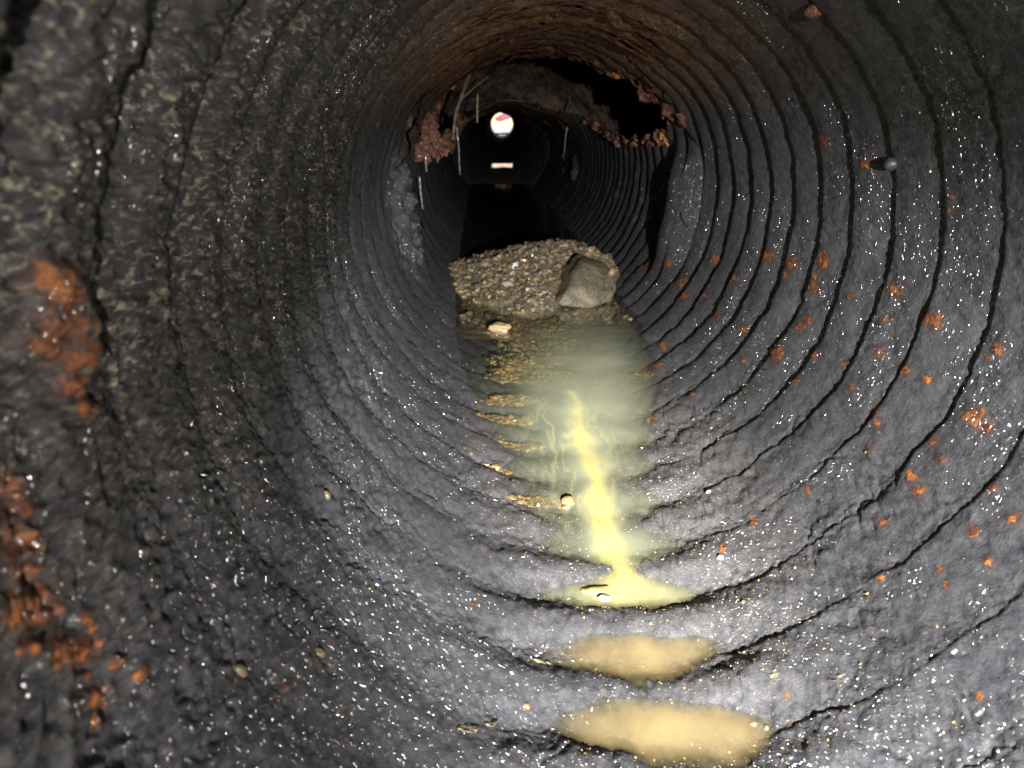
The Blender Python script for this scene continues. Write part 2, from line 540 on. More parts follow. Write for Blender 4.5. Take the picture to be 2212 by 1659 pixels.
def in_poly(px, py, poly):
    ins = np.zeros(len(px), bool)
    n = len(poly)
    for k in range(n):
        x1, y1 = poly[k]
        x2, y2 = poly[(k + 1) % n]
        cnd = ((y1 > py) != (y2 > py)) & (px < (x2 - x1) * (py - y1) / (y2 - y1 + 1e-12) + x1)
        ins ^= cnd
    return ins


hk = np.where((fc_y > 4.9) & (fc_y < 13.8))[0]
ht = np.mod(fc_t[hk], 360)
hp = np.stack([np.sin(np.radians(ht)) * 6, fc_y[hk] * 6, -np.cos(np.radians(ht)) * 6], 1)
jt = fbm(hp, 77, 3) * 5.0
jy = fbm(hp + 31, 79, 3) * .22
hole = in_poly(ht + jt, fc_y[hk] + jy, HOLE)
keep = np.ones(len(F), bool)
keep[hk[hole]] = False

# ---- split: one ring per corrugation, the two dented plates on their own
ring = np.floor((fc_y - Y0) / PITCH).astype(int)
dl = (fc_y > 4.70) & (fc_y < 5.36)
grp = ring.copy()
grp[dl & (np.abs(fc_t - 82) < 24)] = 1000
grp[dl & (np.abs(fc_t + 82) < 25)] = 1001
pipe = empty("culvert_pipe")
tag(pipe, "dark bitumen coated corrugated culvert pipe with its crown rusted through", "pipe")
for g in np.unique(grp):
    m = keep & (grp == g)
    Fg = F[m]
    if not len(Fg):
        continue
    u, inv = np.unique(Fg.ravel(), return_inverse=True)
    o = raw_mesh("dented_plate" if g >= 1000 else "corrugation_ring", V[u], inv.reshape(-1, 4), M_WALL, pipe,
                 attrs={"rust": rust[u], "grit": grit[u], "scale": scale_a[u], "crown": crown_a[u], "wet": wet_a[u]}, normals=NRM[u])
    if g == 1000:
        o["label"] = "smooth inward bulge with a black gap behind it"
    if g == 1001:
        o["label"] = "crumpled glistening inward bulge below the torn rust"


# the far stretch, coarser round the girth but with every corrugation
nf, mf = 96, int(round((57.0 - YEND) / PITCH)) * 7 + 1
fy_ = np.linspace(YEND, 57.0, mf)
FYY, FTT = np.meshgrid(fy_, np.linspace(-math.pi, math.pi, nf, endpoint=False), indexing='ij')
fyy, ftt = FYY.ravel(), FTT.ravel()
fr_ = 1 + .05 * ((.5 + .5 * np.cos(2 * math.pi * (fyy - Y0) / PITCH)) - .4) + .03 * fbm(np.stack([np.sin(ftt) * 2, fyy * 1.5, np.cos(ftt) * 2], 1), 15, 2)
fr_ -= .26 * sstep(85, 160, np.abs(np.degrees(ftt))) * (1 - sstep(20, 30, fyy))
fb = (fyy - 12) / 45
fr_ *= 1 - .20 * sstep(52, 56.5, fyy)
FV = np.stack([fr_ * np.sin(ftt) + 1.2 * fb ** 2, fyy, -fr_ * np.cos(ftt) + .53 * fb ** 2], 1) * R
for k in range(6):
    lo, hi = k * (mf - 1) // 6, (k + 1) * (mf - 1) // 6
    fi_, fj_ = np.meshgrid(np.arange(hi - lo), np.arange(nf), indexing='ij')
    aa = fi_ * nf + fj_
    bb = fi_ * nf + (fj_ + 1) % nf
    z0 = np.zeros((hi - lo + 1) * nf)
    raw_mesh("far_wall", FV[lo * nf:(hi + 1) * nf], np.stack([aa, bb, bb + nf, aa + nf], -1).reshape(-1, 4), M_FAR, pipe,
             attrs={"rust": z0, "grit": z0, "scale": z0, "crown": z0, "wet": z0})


def pipe_r(y, t):
    """inner radius (in radii) of the built pipe at y (radii) and angle t"""
    y = np.asarray(y, float)
    t = np.asarray(t, float)
    fi = np.interp(y, YS, np.arange(NY))
    i0 = np.clip(fi.astype(int), 0, NY - 2)
    fj = np.mod((t + math.pi) / (2 * math.pi), 1) * NTH
    j0 = fj.astype(int) % NTH
    a, b = fi - i0, fj - np.floor(fj)
    RR = r.reshape(NY, NTH)
    j1 = (j0 + 1) % NTH
    return (RR[i0, j0] * (1 - a) * (1 - b) + RR[i0 + 1, j0] * a * (1 - b) + RR[i0, j1] * (1 - a) * b + RR[i0 + 1, j1] * a * b)


def floor_z(x, y):
    x = np.asarray(x, float)
    y = np.asarray(y, float)
    z = -np.sqrt(np.clip(1 - x * x, .01, None))
    for _ in range(3):
        t = np.arctan2(x, -z)
        rr = pipe_r(y, t)
        z = -np.sqrt(np.clip(rr * rr - x * x, .01, None))
    return z


def on_surface(px, py):
    """first hit of the photo ray with the built pipe wall (radii)"""
    v = ray(px, py)
    y, t = on_pipe(px, py, 1.0)
    for _ in range(6):
        y, t = on_pipe(px, py, float(pipe_r(y, t)))
    rr = float(pipe_r(y, t))
    return np.array([rr * math.sin(t), y, -rr * math.cos(t)]), t


# ------------------------------------------------------------------ earth around the pipe
def tube(name, prof, nseg, mat, noise=0.0, seed=0, seg=(0, 360), kind="structure", rfun=None):
    """prof: list of (y, radius) in radii"""
    A_ = np.radians(np.linspace(seg[0], seg[1], nseg, endpoint=seg[1] - seg[0] < 360))
    full = seg[1] - seg[0] >= 360
    Vv = []
    for (y, rad) in prof:
        for a in A_:
            rq = rad + (rfun(y, a) if rfun else 0)
            Vv.append((math.sin(a) * rq, y, -math.cos(a) * rq))
    Vv = np.array(Vv)
    if noise:
        n = fbm(Vv * 1.6, seed, 4)
        rr = 1 + noise * n / np.maximum(np.hypot(Vv[:, 0], Vv[:, 2]), .3)
        Vv[:, 0] *= rr
        Vv[:, 2] *= rr
        Vv[:, 1] += noise * .8 * fbm(Vv * 2.1 + 9, seed + 5, 3)
    b = np.clip((Vv[:, 1] - 12) / 45, 0, None)
    Vv[:, 0] += 1.2 * b ** 2
    Vv[:, 2] += .53 * b ** 2
    n = len(A_)
    Ff = []
    for i in range(len(prof) - 1):
        for j in range(n if full else n - 1):
            Ff.append((i * n + j, i * n + (j + 1) % n, (i + 1) * n + (j + 1) % n, (i + 1) * n + j))
    o = raw_mesh(name, Vv * R, np.array(Ff), mat)
    tag(o, kind=kind)
    return o


prof = [(-3.2, .02), (-3.2, 1.02), (-3.2, 4.0)]  # unseen earth shell, its rear disc added behind the camera to keep skylight out
prof += [(y, 4.0) for y in np.arange(2, 57, 5.0)] + [(57.0, 4.0), (57.02, 1.03)]
emb = tube("unseen_earth_shell", prof, 48, M_EARTH)

cav = []
for y in np.linspace(4.9, 13.5, 90):
    up = float(sstep(4.9, 6.2, y)) * float(1 - sstep(9.6, 11.6, y))
    cav.append((y, 1.08 + .55 * up))
cv = tube("soil_cavity", cav, 150, M_SOIL, .24, 5, (70, 292), rfun=lambda y, a: -.30 * float(sstep(10.2, 11.6, y)) * float(sstep(95, 160, 180 - abs(math.degrees(a) - 180))))
tag(cv, kind="structure")

gx = np.linspace(-1, 1, 40)
GX, GY = np.meshgrid(np.sign(gx) * gx ** 2 * 400, 57.03 * R + (np.linspace(0, 1, 30) ** 2) * 800, indexing='ij')
GZ = np.full(GX.shape, -.75 * R) + .15 * pnoise(np.stack([GX.ravel() * .1, GY.ravel() * .1, 0 * GX.ravel()], 1), 4).reshape(GX.shape) * (np.abs(GX) > 3)
gi, gj = np.meshgrid(np.arange(39), np.arange(29), indexing='ij')
ga = gi * 30 + gj
gnd = raw_mesh("ground", np.stack([GX.ravel(), GY.ravel(), GZ.ravel()], 1), np.stack([ga, ga + 30, ga + 31, ga + 1], -1).reshape(-1, 4), M_GRASSY)
tag(gnd, kind="structure")

# ------------------------------------------------------------------ water
ZY = np.array([1.80, 2.06, 2.16, 2.4, 2.954, 3.26, 3.6, 4.06, 4.6, 5.4, 8.0, 60])
ZZ = np.array([-.992, -.991, -.983, -.976, -.950, -.915, -.875, -.835, -.80, -.79, -.765, -.765])


def water_z(y):
    return np.interp(y, ZY, ZZ)


def seg_field(X, Y, pts):
    """soft distance to a tapering centre line: 1 on the line, falling off over its width"""
    o = np.zeros(X.shape)
    for (x1, y1, w1), (x2, y2, w2) in zip(pts[:-1], pts[1:]):
        dx, dy = x2 - x1, y2 - y1
        t = np.clip(((X - x1) * dx + (Y - y1) * dy) / (dx * dx + dy * dy), 0, 1)
        d = np.hypot(X - x1 - t * dx, (Y - y1 - t * dy) * .8)
        w = w1 + (w2 - w1) * t
        o = np.maximum(o, np.exp(-(d / w) ** 2))
    return o


wy = [1.84]
while wy[-1] < 16:
    wy.append(wy[-1] + .0085 * wy[-1])
wy += list(np.arange(17, 25.6, .4))
wy = np.array(wy)
NU = 220
U = np.linspace(-1, 1, NU)
WY, WU = np.meshgrid(wy, U, indexing='ij')
WZ = water_z(WY)
half = np.sqrt(np.clip(1.04 ** 2 - WZ ** 2, .02, None))
WX = WU * half
fx, fy, fz = WX.ravel(), WY.ravel(), WZ.ravel()
depth = np.where(fy < 15, fz - floor_z(fx, np.minimum(fy, 15)), .2)
PL = []
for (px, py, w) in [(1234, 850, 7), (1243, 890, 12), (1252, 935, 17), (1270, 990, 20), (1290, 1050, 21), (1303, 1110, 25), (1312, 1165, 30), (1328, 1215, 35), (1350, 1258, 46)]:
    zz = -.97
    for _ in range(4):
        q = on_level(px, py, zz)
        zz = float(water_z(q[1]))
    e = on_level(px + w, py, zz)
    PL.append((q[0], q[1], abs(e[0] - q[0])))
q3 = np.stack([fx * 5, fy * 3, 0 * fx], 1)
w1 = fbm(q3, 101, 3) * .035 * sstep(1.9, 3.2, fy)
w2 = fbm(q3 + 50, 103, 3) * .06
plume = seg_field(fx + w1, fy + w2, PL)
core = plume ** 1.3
# wisps trailing upstream of the plume
wisp = np.abs(fbm(np.stack([fx * 9 + w1 * 40, fy * 1.6 + w2 * 8, 0 * fx + 4], 1), 107, 3))
wisp = np.clip(1 - wisp * 3.2, 0, 1) ** 2 * np.exp(-((fx + .02) / .20) ** 2) * sstep(2.2, 2.6, fy) * (1 - sstep(3.1, 3.7, fy))
# the first little pool under the plume spreads sideways with swirls
cl = np.exp(-((fx - .02) / .26) ** 2) * np.exp(-((fy - 2.0) / .16) ** 2)
swirl = np.clip(.62 + .75 * fbm(np.stack([fx * 6 + w2 * 12, fy * 9 + w1 * 14, 0 * fx], 1), 111, 3), 0, 1.3)
cx_ = np.interp(fy, [2.0, 3.0, 4.0, 5.0], [.04, .12, .28, .34])
cloud = sstep(5.2, 3.2, fy) * np.exp(-((fx - cx_) / .34) ** 2) + .24 * sstep(3.9, 2.8, fy)
turb = 42 * plume ** 1.6 * (.09 + .91 * sstep(3.2, 2.35, fy)) + 17 * plume ** .33 * sstep(4.2, 2.6, fy) * (.6 + .6 * swirl) + 12 * wisp + 13 * cl * swirl ** 2 + 10.5 * cloud * (1 + .35 * fbm(q3 * .8, 113, 3)) + .35
dpt = np.clip(depth + .004, 0, None)
silt = 1 - np.exp(-dpt * turb)
silt *= sstep(1.86, 1.93, fy)
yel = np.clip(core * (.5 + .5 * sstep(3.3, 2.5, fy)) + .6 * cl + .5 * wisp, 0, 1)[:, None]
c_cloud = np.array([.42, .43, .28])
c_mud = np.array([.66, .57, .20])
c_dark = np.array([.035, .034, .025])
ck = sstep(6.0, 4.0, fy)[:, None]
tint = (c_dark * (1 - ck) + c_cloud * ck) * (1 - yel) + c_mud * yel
rz = .0012 * pnoise(np.stack([fx * 9, fy * 14, 0 * fx], 1), 121) * sstep(2.2, 4, fy)
wi, wj = np.meshgrid(np.arange(len(wy) - 1), np.arange(NU - 1), indexing='ij')
wa = wi * NU + wj
WF = np.stack([wa, wa + 1, wa + NU + 1, wa + NU], -1).reshape(-1, 4)
bx = np.clip((fy - 12) / 45, 0, None)
wv = np.stack([fx + 1.2 * bx ** 2, fy, fz + rz], 1) * R
okw = (depth > -.02)
kf = okw[WF].any(1)
u, inv = np.unique(WF[kf].ravel(), return_inverse=True)
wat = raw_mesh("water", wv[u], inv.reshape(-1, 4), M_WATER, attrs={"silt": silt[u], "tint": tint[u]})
tag(wat, kind="structure")


SX, SY = np.meshgrid(np.linspace(-.9, .9, 40), np.linspace(15.5, 22.9, 60), indexing='ij')
sx_, sy_ = SX.ravel(), SY.ravel()
sz_ = -.80 + .075 * sstep(15.6, 17.5, sy_) * (1 - sstep(22.2, 22.9, sy_)) + .03 * fbm(np.stack([sx_ * 3, sy_ * 2, 0 * sx_], 1), 171, 3)
sb = np.clip((sy_ - 12) / 45, 0, None)
si, sj = np.meshgrid(np.arange(39), np.arange(59), indexing='ij')
sa = si * 60 + sj
bar = raw_mesh("added_silt_bank", np.stack([sx_ + 1.2 * sb ** 2, sy_, sz_], 1) * R, np.stack([sa, sa + 60, sa + 61, sa + 1], -1).reshape(-1, 4), M_EARTH)  # dark bank added to cut the bright mouth's reflection in the far water
tag(bar, kind="structure")


def puddle(yc, xc, hw, label):
    n, m_ = 110, 60
    X, Y = np.meshgrid(np.linspace(xc - hw * 1.7, xc + hw * 1.7, n), np.linspace(yc - .19, yc + .19, m_), indexing='ij')
    x, y = X.ravel(), Y.ravel()
    fzv = floor_z(x, y)
    lv = -(1 + .6 * .042) + .84 * .042 + .002
    dp = lv - fzv
    q = np.stack([x * 7, y * 7, 0 * x], 1)
    tb = 34 * np.clip(1 + .7 * fbm(q * np.array([1, .5, 1]), 131, 3), .15, 2) * np.exp(-(np.abs(x - xc) / (hw * 1.15)) ** 4)
    s = 1 - np.exp(-np.clip(dp, 0, None) * tb)
    i, j = np.meshgrid(np.arange(n - 1), np.arange(m_ - 1), indexing='ij')
    a = i * m_ + j
    Fp = np.stack([a, a + m_, a + m_ + 1, a + 1], -1).reshape(-1, 4)
    kp = (dp > -.004)[Fp].any(1)
    uu, iv = np.unique(Fp[kp].ravel(), return_inverse=True)
    vv = np.stack([x, y, np.full(len(x), lv)], 1)[uu] * R
    tn = np.tile(np.array([.37, .275, .125]), (len(uu), 1)) * (1 + .10 * fbm(q[uu] * 1.5, 137, 3))[:, None]
    o = raw_mesh("puddle", vv, iv.reshape(-1, 4), M_WATER, attrs={"silt": s[uu], "tint": tn})
    return tag(o, label, kind="structure")


puddle(1.715, .065, .26, "middle tan muddy puddle lying between two floor ridges")
puddle(1.425, .03, .27, "nearest tan muddy puddle lying on the pipe floor")

# ------------------------------------------------------------------ stones
def ico(sub):
    import bmesh
    bm = bmesh.new()
    bmesh.ops.create_icosphere(bm, subdivisions=sub, radius=1.0)
    Vv = np.array([v.co[:] for v in bm.verts])
    Ff = np.array([[v.index for v in f.verts] for f in bm.faces])
    bm.free()
    return Vv, Ff


ICO1, ICO2, ICO3 = ico(1), ico(2), ico(3)


def rand_rot(n):
    q = RNG.normal(size=(n, 4))
    q /= np.linalg.norm(q, axis=1)[:, None]
    w, x, y, z = q.T
    return np.stack([1 - 2 * (y * y + z * z), 2 * (x * y - z * w), 2 * (x * z + y * w), 2 * (x * y + z * w), 1 - 2 * (x * x + z * z), 2 * (y * z - x * w),
                     2 * (x * z - y * w), 2 * (y * z + x * w), 1 - 2 * (x * x + y * y)], 1).reshape(n, 3, 3)


PAL = np.array([(.17, .135, .080), (.13, .108, .070), (.20, .16, .095), (.10, .088, .066), (.22, .175, .11), (.15, .122, .085), (.24, .165, .11), (.065, .06, .055), (.28, .24, .16), (.14, .118, .065)])


def stone_cloud(name, P, rad, flat, mat, tintmul=None, base=ICO1, zs=.8):
    n = len(P)
    Vb, Fb = base
    fl_ = flat
    shp = np.stack([RNG.uniform(.8, 1.35, n), RNG.uniform(.7, 1.0, n), RNG.uniform(flat, .85, n)], 1)
    Vs = Vb[None] * (1 + .24 * RNG.normal(size=(n, len(Vb), 1)).clip(-1.5, 1.5)) * shp[:, None, :]
    Vs = np.einsum('nij,nkj->nki', rand_rot(n), Vs)
    Vs[:, :, 2] *= zs
    Vs = Vs * rad[:, None, None] + P[:, None, :]
    Fs = Fb[None] + (np.arange(n) * len(Vb))[:, None, None]
    t = PAL[RNG.integers(0, len(PAL), n)] * RNG.uniform(.6, 1.3, (n, 1)) * np.array([1.5, 1.36, 1.08])
    if tintmul is not None:
        t = t * tintmul
    t = np.repeat(t, len(Vb), 0)
    return raw_mesh(name, Vs.reshape(-1, 3) * R, Fs.reshape(-1, 3), mat, attrs={"tint": t}, smooth=False)


def heap_h(x, y):
    x = np.asarray(x, float)
    y = np.asarray(y, float)
    pk = np.interp(x, [-.75, -.58, -.40, -.2, .05, .25, .45, .6, .75], [-.75, -.72, -.655, -.61, -.545, -.53, -.56, -.64, -.72])
    yf_ = np.interp(x, [-.7, -.5, -.35, -.12, .1, .3, .6], [5.75, 5.25, 5.05, 4.85, 5.0, 5.5, 5.7])
    up = np.clip((y - yf_) / (6.15 - yf_), 0, 1)
    up = up ** .62
    dn = sstep(6.35, 7.6, y)
    base = -.83
    return base + (pk - base) * up * (1 - dn) + .024 * fbm(np.stack([x * 5, y * 5, 0 * x], -1).reshape(-1, 3), 141, 2).reshape(x.shape)


# compacted bed that carries the loose stones
HX, HY = np.meshgrid(np.linspace(-.86, .86, 90), np.linspace(4.4, 7.8, 130), indexing='ij')
HZ = heap_h(HX.ravel(), HY.ravel())
hi, hj = np.meshgrid(np.arange(89), np.arange(129), indexing='ij')
ha = hi * 130 + hj
bed = raw_mesh("gravel_bank", np.stack([HX.ravel(), HY.ravel(), HZ - .002], 1) * R, np.stack([ha, ha + 130, ha + 131, ha + 1], -1).reshape(-1, 4), M_MUD)
tag(bed, kind="structure")

pts, rads = [], []
n_try = 8000
xs = RNG.uniform(-.72, .70, n_try)
yy_ = 4.75 + RNG.random(n_try) ** .8 * 2.1
zz_ = heap_h(xs, yy_)
fzz = floor_z(xs, yy_)
ok = (zz_ > -.845) & (zz_ > fzz + .0)
xs, yy_, zz_ = xs[ok], yy_[ok], zz_[ok]
rad = .005 + .030 * RNG.random(len(xs)) ** 5
g1 = stone_cloud("gravel", np.stack([xs, yy_, zz_ + rad * .15], 1), rad, .32, M_STONE)
tag(g1, kind="stuff")

# gravel lodged in the floor valleys under the water
BARS = [(1150, 700, 120, 26, 330), (1170, 735, 95, 22, 260), (1120, 700, 80, 20, 120), (1150, 770, 100, 16, 260), (1150, 805, 105, 14, 260), (1120, 790, 60, 12, 120), (1108, 853, 64, 10, 200), (1092, 897, 60, 9, 170),
        (1110, 952, 66, 6, 110), (1165, 1080, 66, 9, 130), (1400, 803, 46, 5, 60), (1418, 902, 18, 8, 26), (1045, 897, 25, 4, 20), (1010, 1008, 12, 4, 9), (1075, 1018, 30, 4, 16), (1250, 820, 60, 8, 40), (1060, 858, 40, 4, 26)]
bp, br = [], []
for (cx, cy, rx, ry, n) in BARS:
    for _ in range(int(n * 2.2)):
        a = RNG.uniform(0, 2 * math.pi)
        q = math.sqrt(RNG.random())
        px, py = cx + rx * q * math.cos(a), cy + ry * q * math.sin(a)
        zz = -.83
        for _k in range(3):
            P = on_level(px, py, zz)
            zz = float(water_z(P[1]))
        x, y = P[0], P[1]
        f = float(floor_z(x, y))
        rr = .0045 + .020 * RNG.random() ** 5
        zt = min(zz - .006 - rr * .3, max(f + rr * .4, zz - .022))
        if cy > 1000 or (cx < 1060 and cy > 880):
            zt = max(f + rr * .2, zz - .012)
        bp.append((x, y, zt))
        br.append(rr)
bp, br = np.array(bp), np.array(br)
g2 = stone_cloud("submerged_gravel", bp, br, .4, M_STONE, np.array([1.05, .92, .64]), zs=.5)
tag(g2, kind="stuff")


def stone_shape(seed, scale=(1, 1, 1), rough=.18, cuts=0, base=ICO3, freq=1.6):
    rg = np.random.default_rng(seed)
    Vb = base[0].copy()
    for _ in range(cuts):
        d = rg.normal(size=3)
        d /= np.linalg.norm(d)
        h = rg.uniform(.50, .78)
        s = Vb @ d
        k = s > h
        Vb[k] -= np.outer(s[k] - h, d) * .93
    Vb *= (1 + rough * fbm(Vb * freq + seed, seed, 3))[:, None]
    Vb += .02 * np.stack([pnoise(Vb * 7 + k * 9, seed + k) for k in range(3)], 1) * rough / .18
    return Vb * np.array(scale), base[1]


def stone(name, P, size, mat, label, cat, seed, rot=0.0, group=None, cuts=2, rough=.16, tint=None, base=ICO3, tilt=0.0):
    Vv, Ff = stone_shape(seed, (1, 1, 1), rough, cuts, base)
    Vv = Vv * np.array(size)
    attrs = {"tint": np.tile(np.array(tint), (len(Vv), 1))} if tint is not None else None
    o = raw_mesh(name, Vv * R, Ff, mat, attrs=attrs)
    o.location = tuple(np.array(P) * R)
    o.rotation_euler = (tilt, 0, rot)
    return tag(o, label, cat, group)


def mat_boulder():
    N = NT("speckled_boulder")
    n = N.noise(26, 5, .65)
    n2 = N.noise(140, 4, .7)
    col = N.mix(N.ramp(n, .38, .62), (.070, .072, .055), (.20, .155, .09))
    col = N.mix(N.ramp(n2, .48, .66), col, (.27, .22, .14))
    col = N.mix(N.ramp(N.noise(60, 3, .6), .60, .68), col, (.30, .19, .05))
    b = N.bump(N.noise(70, 5, .65), .9, .007)
    p = N.add("ShaderNodeBsdfPrincipled", {"Base Color": col, "Roughness": .5, "Normal": b, "Coat Weight": .15})
    return N.done(p.outputs[0])


M_BOULDER = mat_boulder()

# the angular boulder at the right of the heap, built on its own outline and depth
bo = np.array([(1205, 655, 5.02), (1232, 612, 5.10), (1262, 566, 5.33), (1318, 583, 5.38), (1330, 610, 5.30), (1322, 655, 5.16), (1270, 672, 5.02), (1215, 668, 5.0),
               (1219, 646, 5.05), (1300, 634, 5.13), (1272, 582, 5.35)])
import bmesh
bm = bmesh.new()
cen = at_depth(1270, 620, 5.45)
for (px, py, Y) in bo:
    bm.verts.new(at_depth(px, py, Y) - cen)
for (px, py, Y) in bo[:8]:
    q = at_depth(px, py, Y) - cen
    bm.verts.new((q[0] * .9, q[1] * .6 + .42, q[2] * .95 + .01))
bmesh.ops.convex_hull(bm, input=bm.verts)
bmesh.ops.delete(bm, geom=[v for v in bm.verts if not v.link_faces], context='VERTS')
bmesh.ops.triangulate(bm, faces=bm.faces)
bmesh.ops.subdivide_edges(bm, edges=bm.edges, cuts=6, use_grid_fill=True)
bmesh.ops.triangulate(bm, faces=bm.faces)
bm.normal_update()
bv = np.array([v.co[:] for v in bm.verts])
bn = np.array([v.normal[:] for v in bm.verts])
bf = np.array([[v.index for v in f.verts] for f in bm.faces])
bm.free()
for _ in range(3):
    acc = np.zeros_like(bv)
    cnt = np.zeros(len(bv))
    for e0, e1 in ((0, 1), (1, 2), (2, 0)):
        np.add.at(acc, bf[:, e0], bv[bf[:, e1]])
        np.add.at(cnt, bf[:, e0], 1)
    bv = bv * .35 + .65 * acc / np.maximum(cnt, 1)[:, None]
bv *= 1.02
bv = bv + bn * (.022 * fbm(bv * 9, 151, 4) + .005 * fbm(bv * 30, 153, 2))[:, None]
bld = raw_mesh("boulder", bv * R, bf, M_BOULDER)
bld.location = tuple(cen * R)
tag(bld, "big angular greenish tan boulder leaning on the gravel heap", "boulder")


def wz_at(px, py, lift=0.0):
    zz = -.85
    for _ in range(5):
        P = on_level(px, py, zz)
        zz = float(water_z(P[1])) + lift
    return P


P = wz_at(1082, 716)
stone("tan_stone", P + np.array([0, .02, .015]), (.078, .05, .036), M_STONE, "pale tan lumpy stone poking out of the shallow water", "stone", 5, .1, tint=(.62, .44, .24), rough=.35)
P = wz_at(1228, 1083, .003)
stone("orange_stone", P, (.030, .028, .020), M_STONE, "rounded orange stone at the end of a gravel streak beside the muddy stream", "stone", 9, .3, tint=(.60, .33, .12), rough=.12)
P = wz_at(1222, 1096, .0)
stone("orange_stone", P, (.018, .014, .010), M_STONE, "small flat orange chip just in front of the rounded orange stone", "stone", 10, .5, tint=(.58, .38, .17))
P = wz_at(1290, 1273, .002)
stone("ochre_stone", P, (.046, .026, .009), M_STONE, "wet ochre stone awash in the muddy stream", "stone", 12, .1, tint=(.58, .36, .13), rough=.35)
P = wz_at(1306, 1291, .006)
stone("white_pebble", P, (.020, .014, .010), M_STONE, "small white pebble beside the wet ochre stone", "pebble", 13, .1, tint=(.80, .76, .66))


def heap_at(px, py):
    """photo ray onto the heap surface"""
    v = ray(px, py)
    best = None
    for Y in np.linspace(4.6, 6.6, 400):
        q = CAM / R + v * ((Y - CAM[1] / R) / v[1])
        if q[2] <= float(heap_h(q[0], Y)):
            best = q
            break
    if best is None:
        best = at_depth(px, py, 6.2)
        best[2] = float(heap_h(best[0], best[1]))
    return best


SPEC = [((1113, 580), (.026, .010, .036), "white curved shell half buried in the gravel heap", "shell", (.85, .84, .80), .3),
        ((1096, 618), (.050, .03, .030), "pinkish white triangular stone low on the gravel heap", "stone", (.42, .36, .32), .1),
        ((1033, 621), (.036, .03, .028), "dark teal grey stone set in the lower edge of the gravel heap", "stone", (.075, .085, .08), .0),
        ((1047, 613), (.024, .02, .022), "ochre brown stone touching the dark teal grey stone", "stone", (.30, .21, .10), .5),
        ((1011, 638), (.030, .022, .022), "loose brown rounded pebble beside the foot of the gravel heap", "pebble", (.26, .19, .12), -.5),
        ((1052, 573), (.034, .02, .024), "smooth grey brown oval stone high in the gravel heap", "stone", (.15, .125, .10), .2),
        ((1149, 627), (.052, .02, .020), "long pale tan flat stone in the middle of the gravel heap", "stone", (.28, .235, .16), .1),
        ((1275, 546), (.040, .03, .040), "orange tan rounded cobble standing on the crest of the heap", "cobble", (.33, .22, .12), .4),
        ((1256, 540), (.046, .03, .030), "brown lumpy stone next to the orange tan cobble", "stone", (.14, .11, .08), .8),
        ((1184, 527), (.046, .02, .014), "flat slab like pebble lying on the top of the heap", "pebble", (.22, .16, .115), .1),
        ((1166, 539), (.022, .02, .022), "black round pebble near the top of the heap", "pebble", (.035, .035, .035), .1),
        ((1226, 590), (.020, .014, .016), "pink pebble wedged against the angular boulder", "pebble", (.34, .22, .18), .2)]
for k, (px, size, lab, cat, tn, rt) in enumerate(SPEC):
    q = heap_at(*px)
    stone(cat if cat != "stone" else "heap_stone", q + np.array([0, 0, size[2] * .35]), size, M_STONE, lab, cat, 40 + k, rt, tint=tn, base=ICO3 if k < 3 else ICO2, cuts=1, rough=.2)
q = at_depth(1321, 588, 5.34)
stone("heap_stone", q, (.032, .03, .036), M_STONE, "pinkish tan stone between the angular boulder and the pipe wall", "stone", 61, .3, tint=(.36, .23, .14), base=ICO2)
q = at_depth(1322, 622, 5.30)
stone("heap_stone", q, (.03, .03, .05), M_STONE, "crumbly brown stone tucked behind the boulder against the wall", "stone", 62, .3, tint=(.16, .125, .07), base=ICO2)

# larger pebbles that one can pick out on the heap
protos = []
for k in range(12):
    Vv, Ff = stone_shape(200 + k, (1, RNG.uniform(.6, .9), RNG.uniform(.4, .7)), .35, 2 + k % 3, ICO2)
    o = raw_mesh("pebble", Vv * R, Ff, M_STONE, attrs={"tint": np.tile(PAL[k % len(PAL)] * 1.6, (len(Vv), 1))})
    hue = ["tan", "brown", "sandy", "dark brown", "buff", "grey brown", "reddish tan", "charcoal", "pale tan", "olive brown"][k % len(PAL)]
    tag(o, "small wet %s pebble among the loose gravel of the heap" % hue, "pebble", "pebbles on the gravel heap")
    protos.append(o)
for k in range(150):
    while True:
        x = RNG.uniform(-.66, .5)
        y = RNG.uniform(4.95, 6.35)
        z = float(heap_h(np.array([x]), np.array([y]))[0])
        if z > -.79 and z > float(floor_z(x, y)) + .02 and not (x > .1 and y < 5.7):
            break
    o = protos[k] if k < 12 else protos[k % 12].copy()
    if k >= 12:
        COL.objects.link(o)
    s = RNG.uniform(.017, .034)
    o.location = (x * R, y * R, (z + s * .25) * R)
    o.scale = (s, s, s)
    o.rotation_euler = (RNG.uniform(-.4, .4), RNG.uniform(-.4, .4), RNG.uniform(0, 6.28))

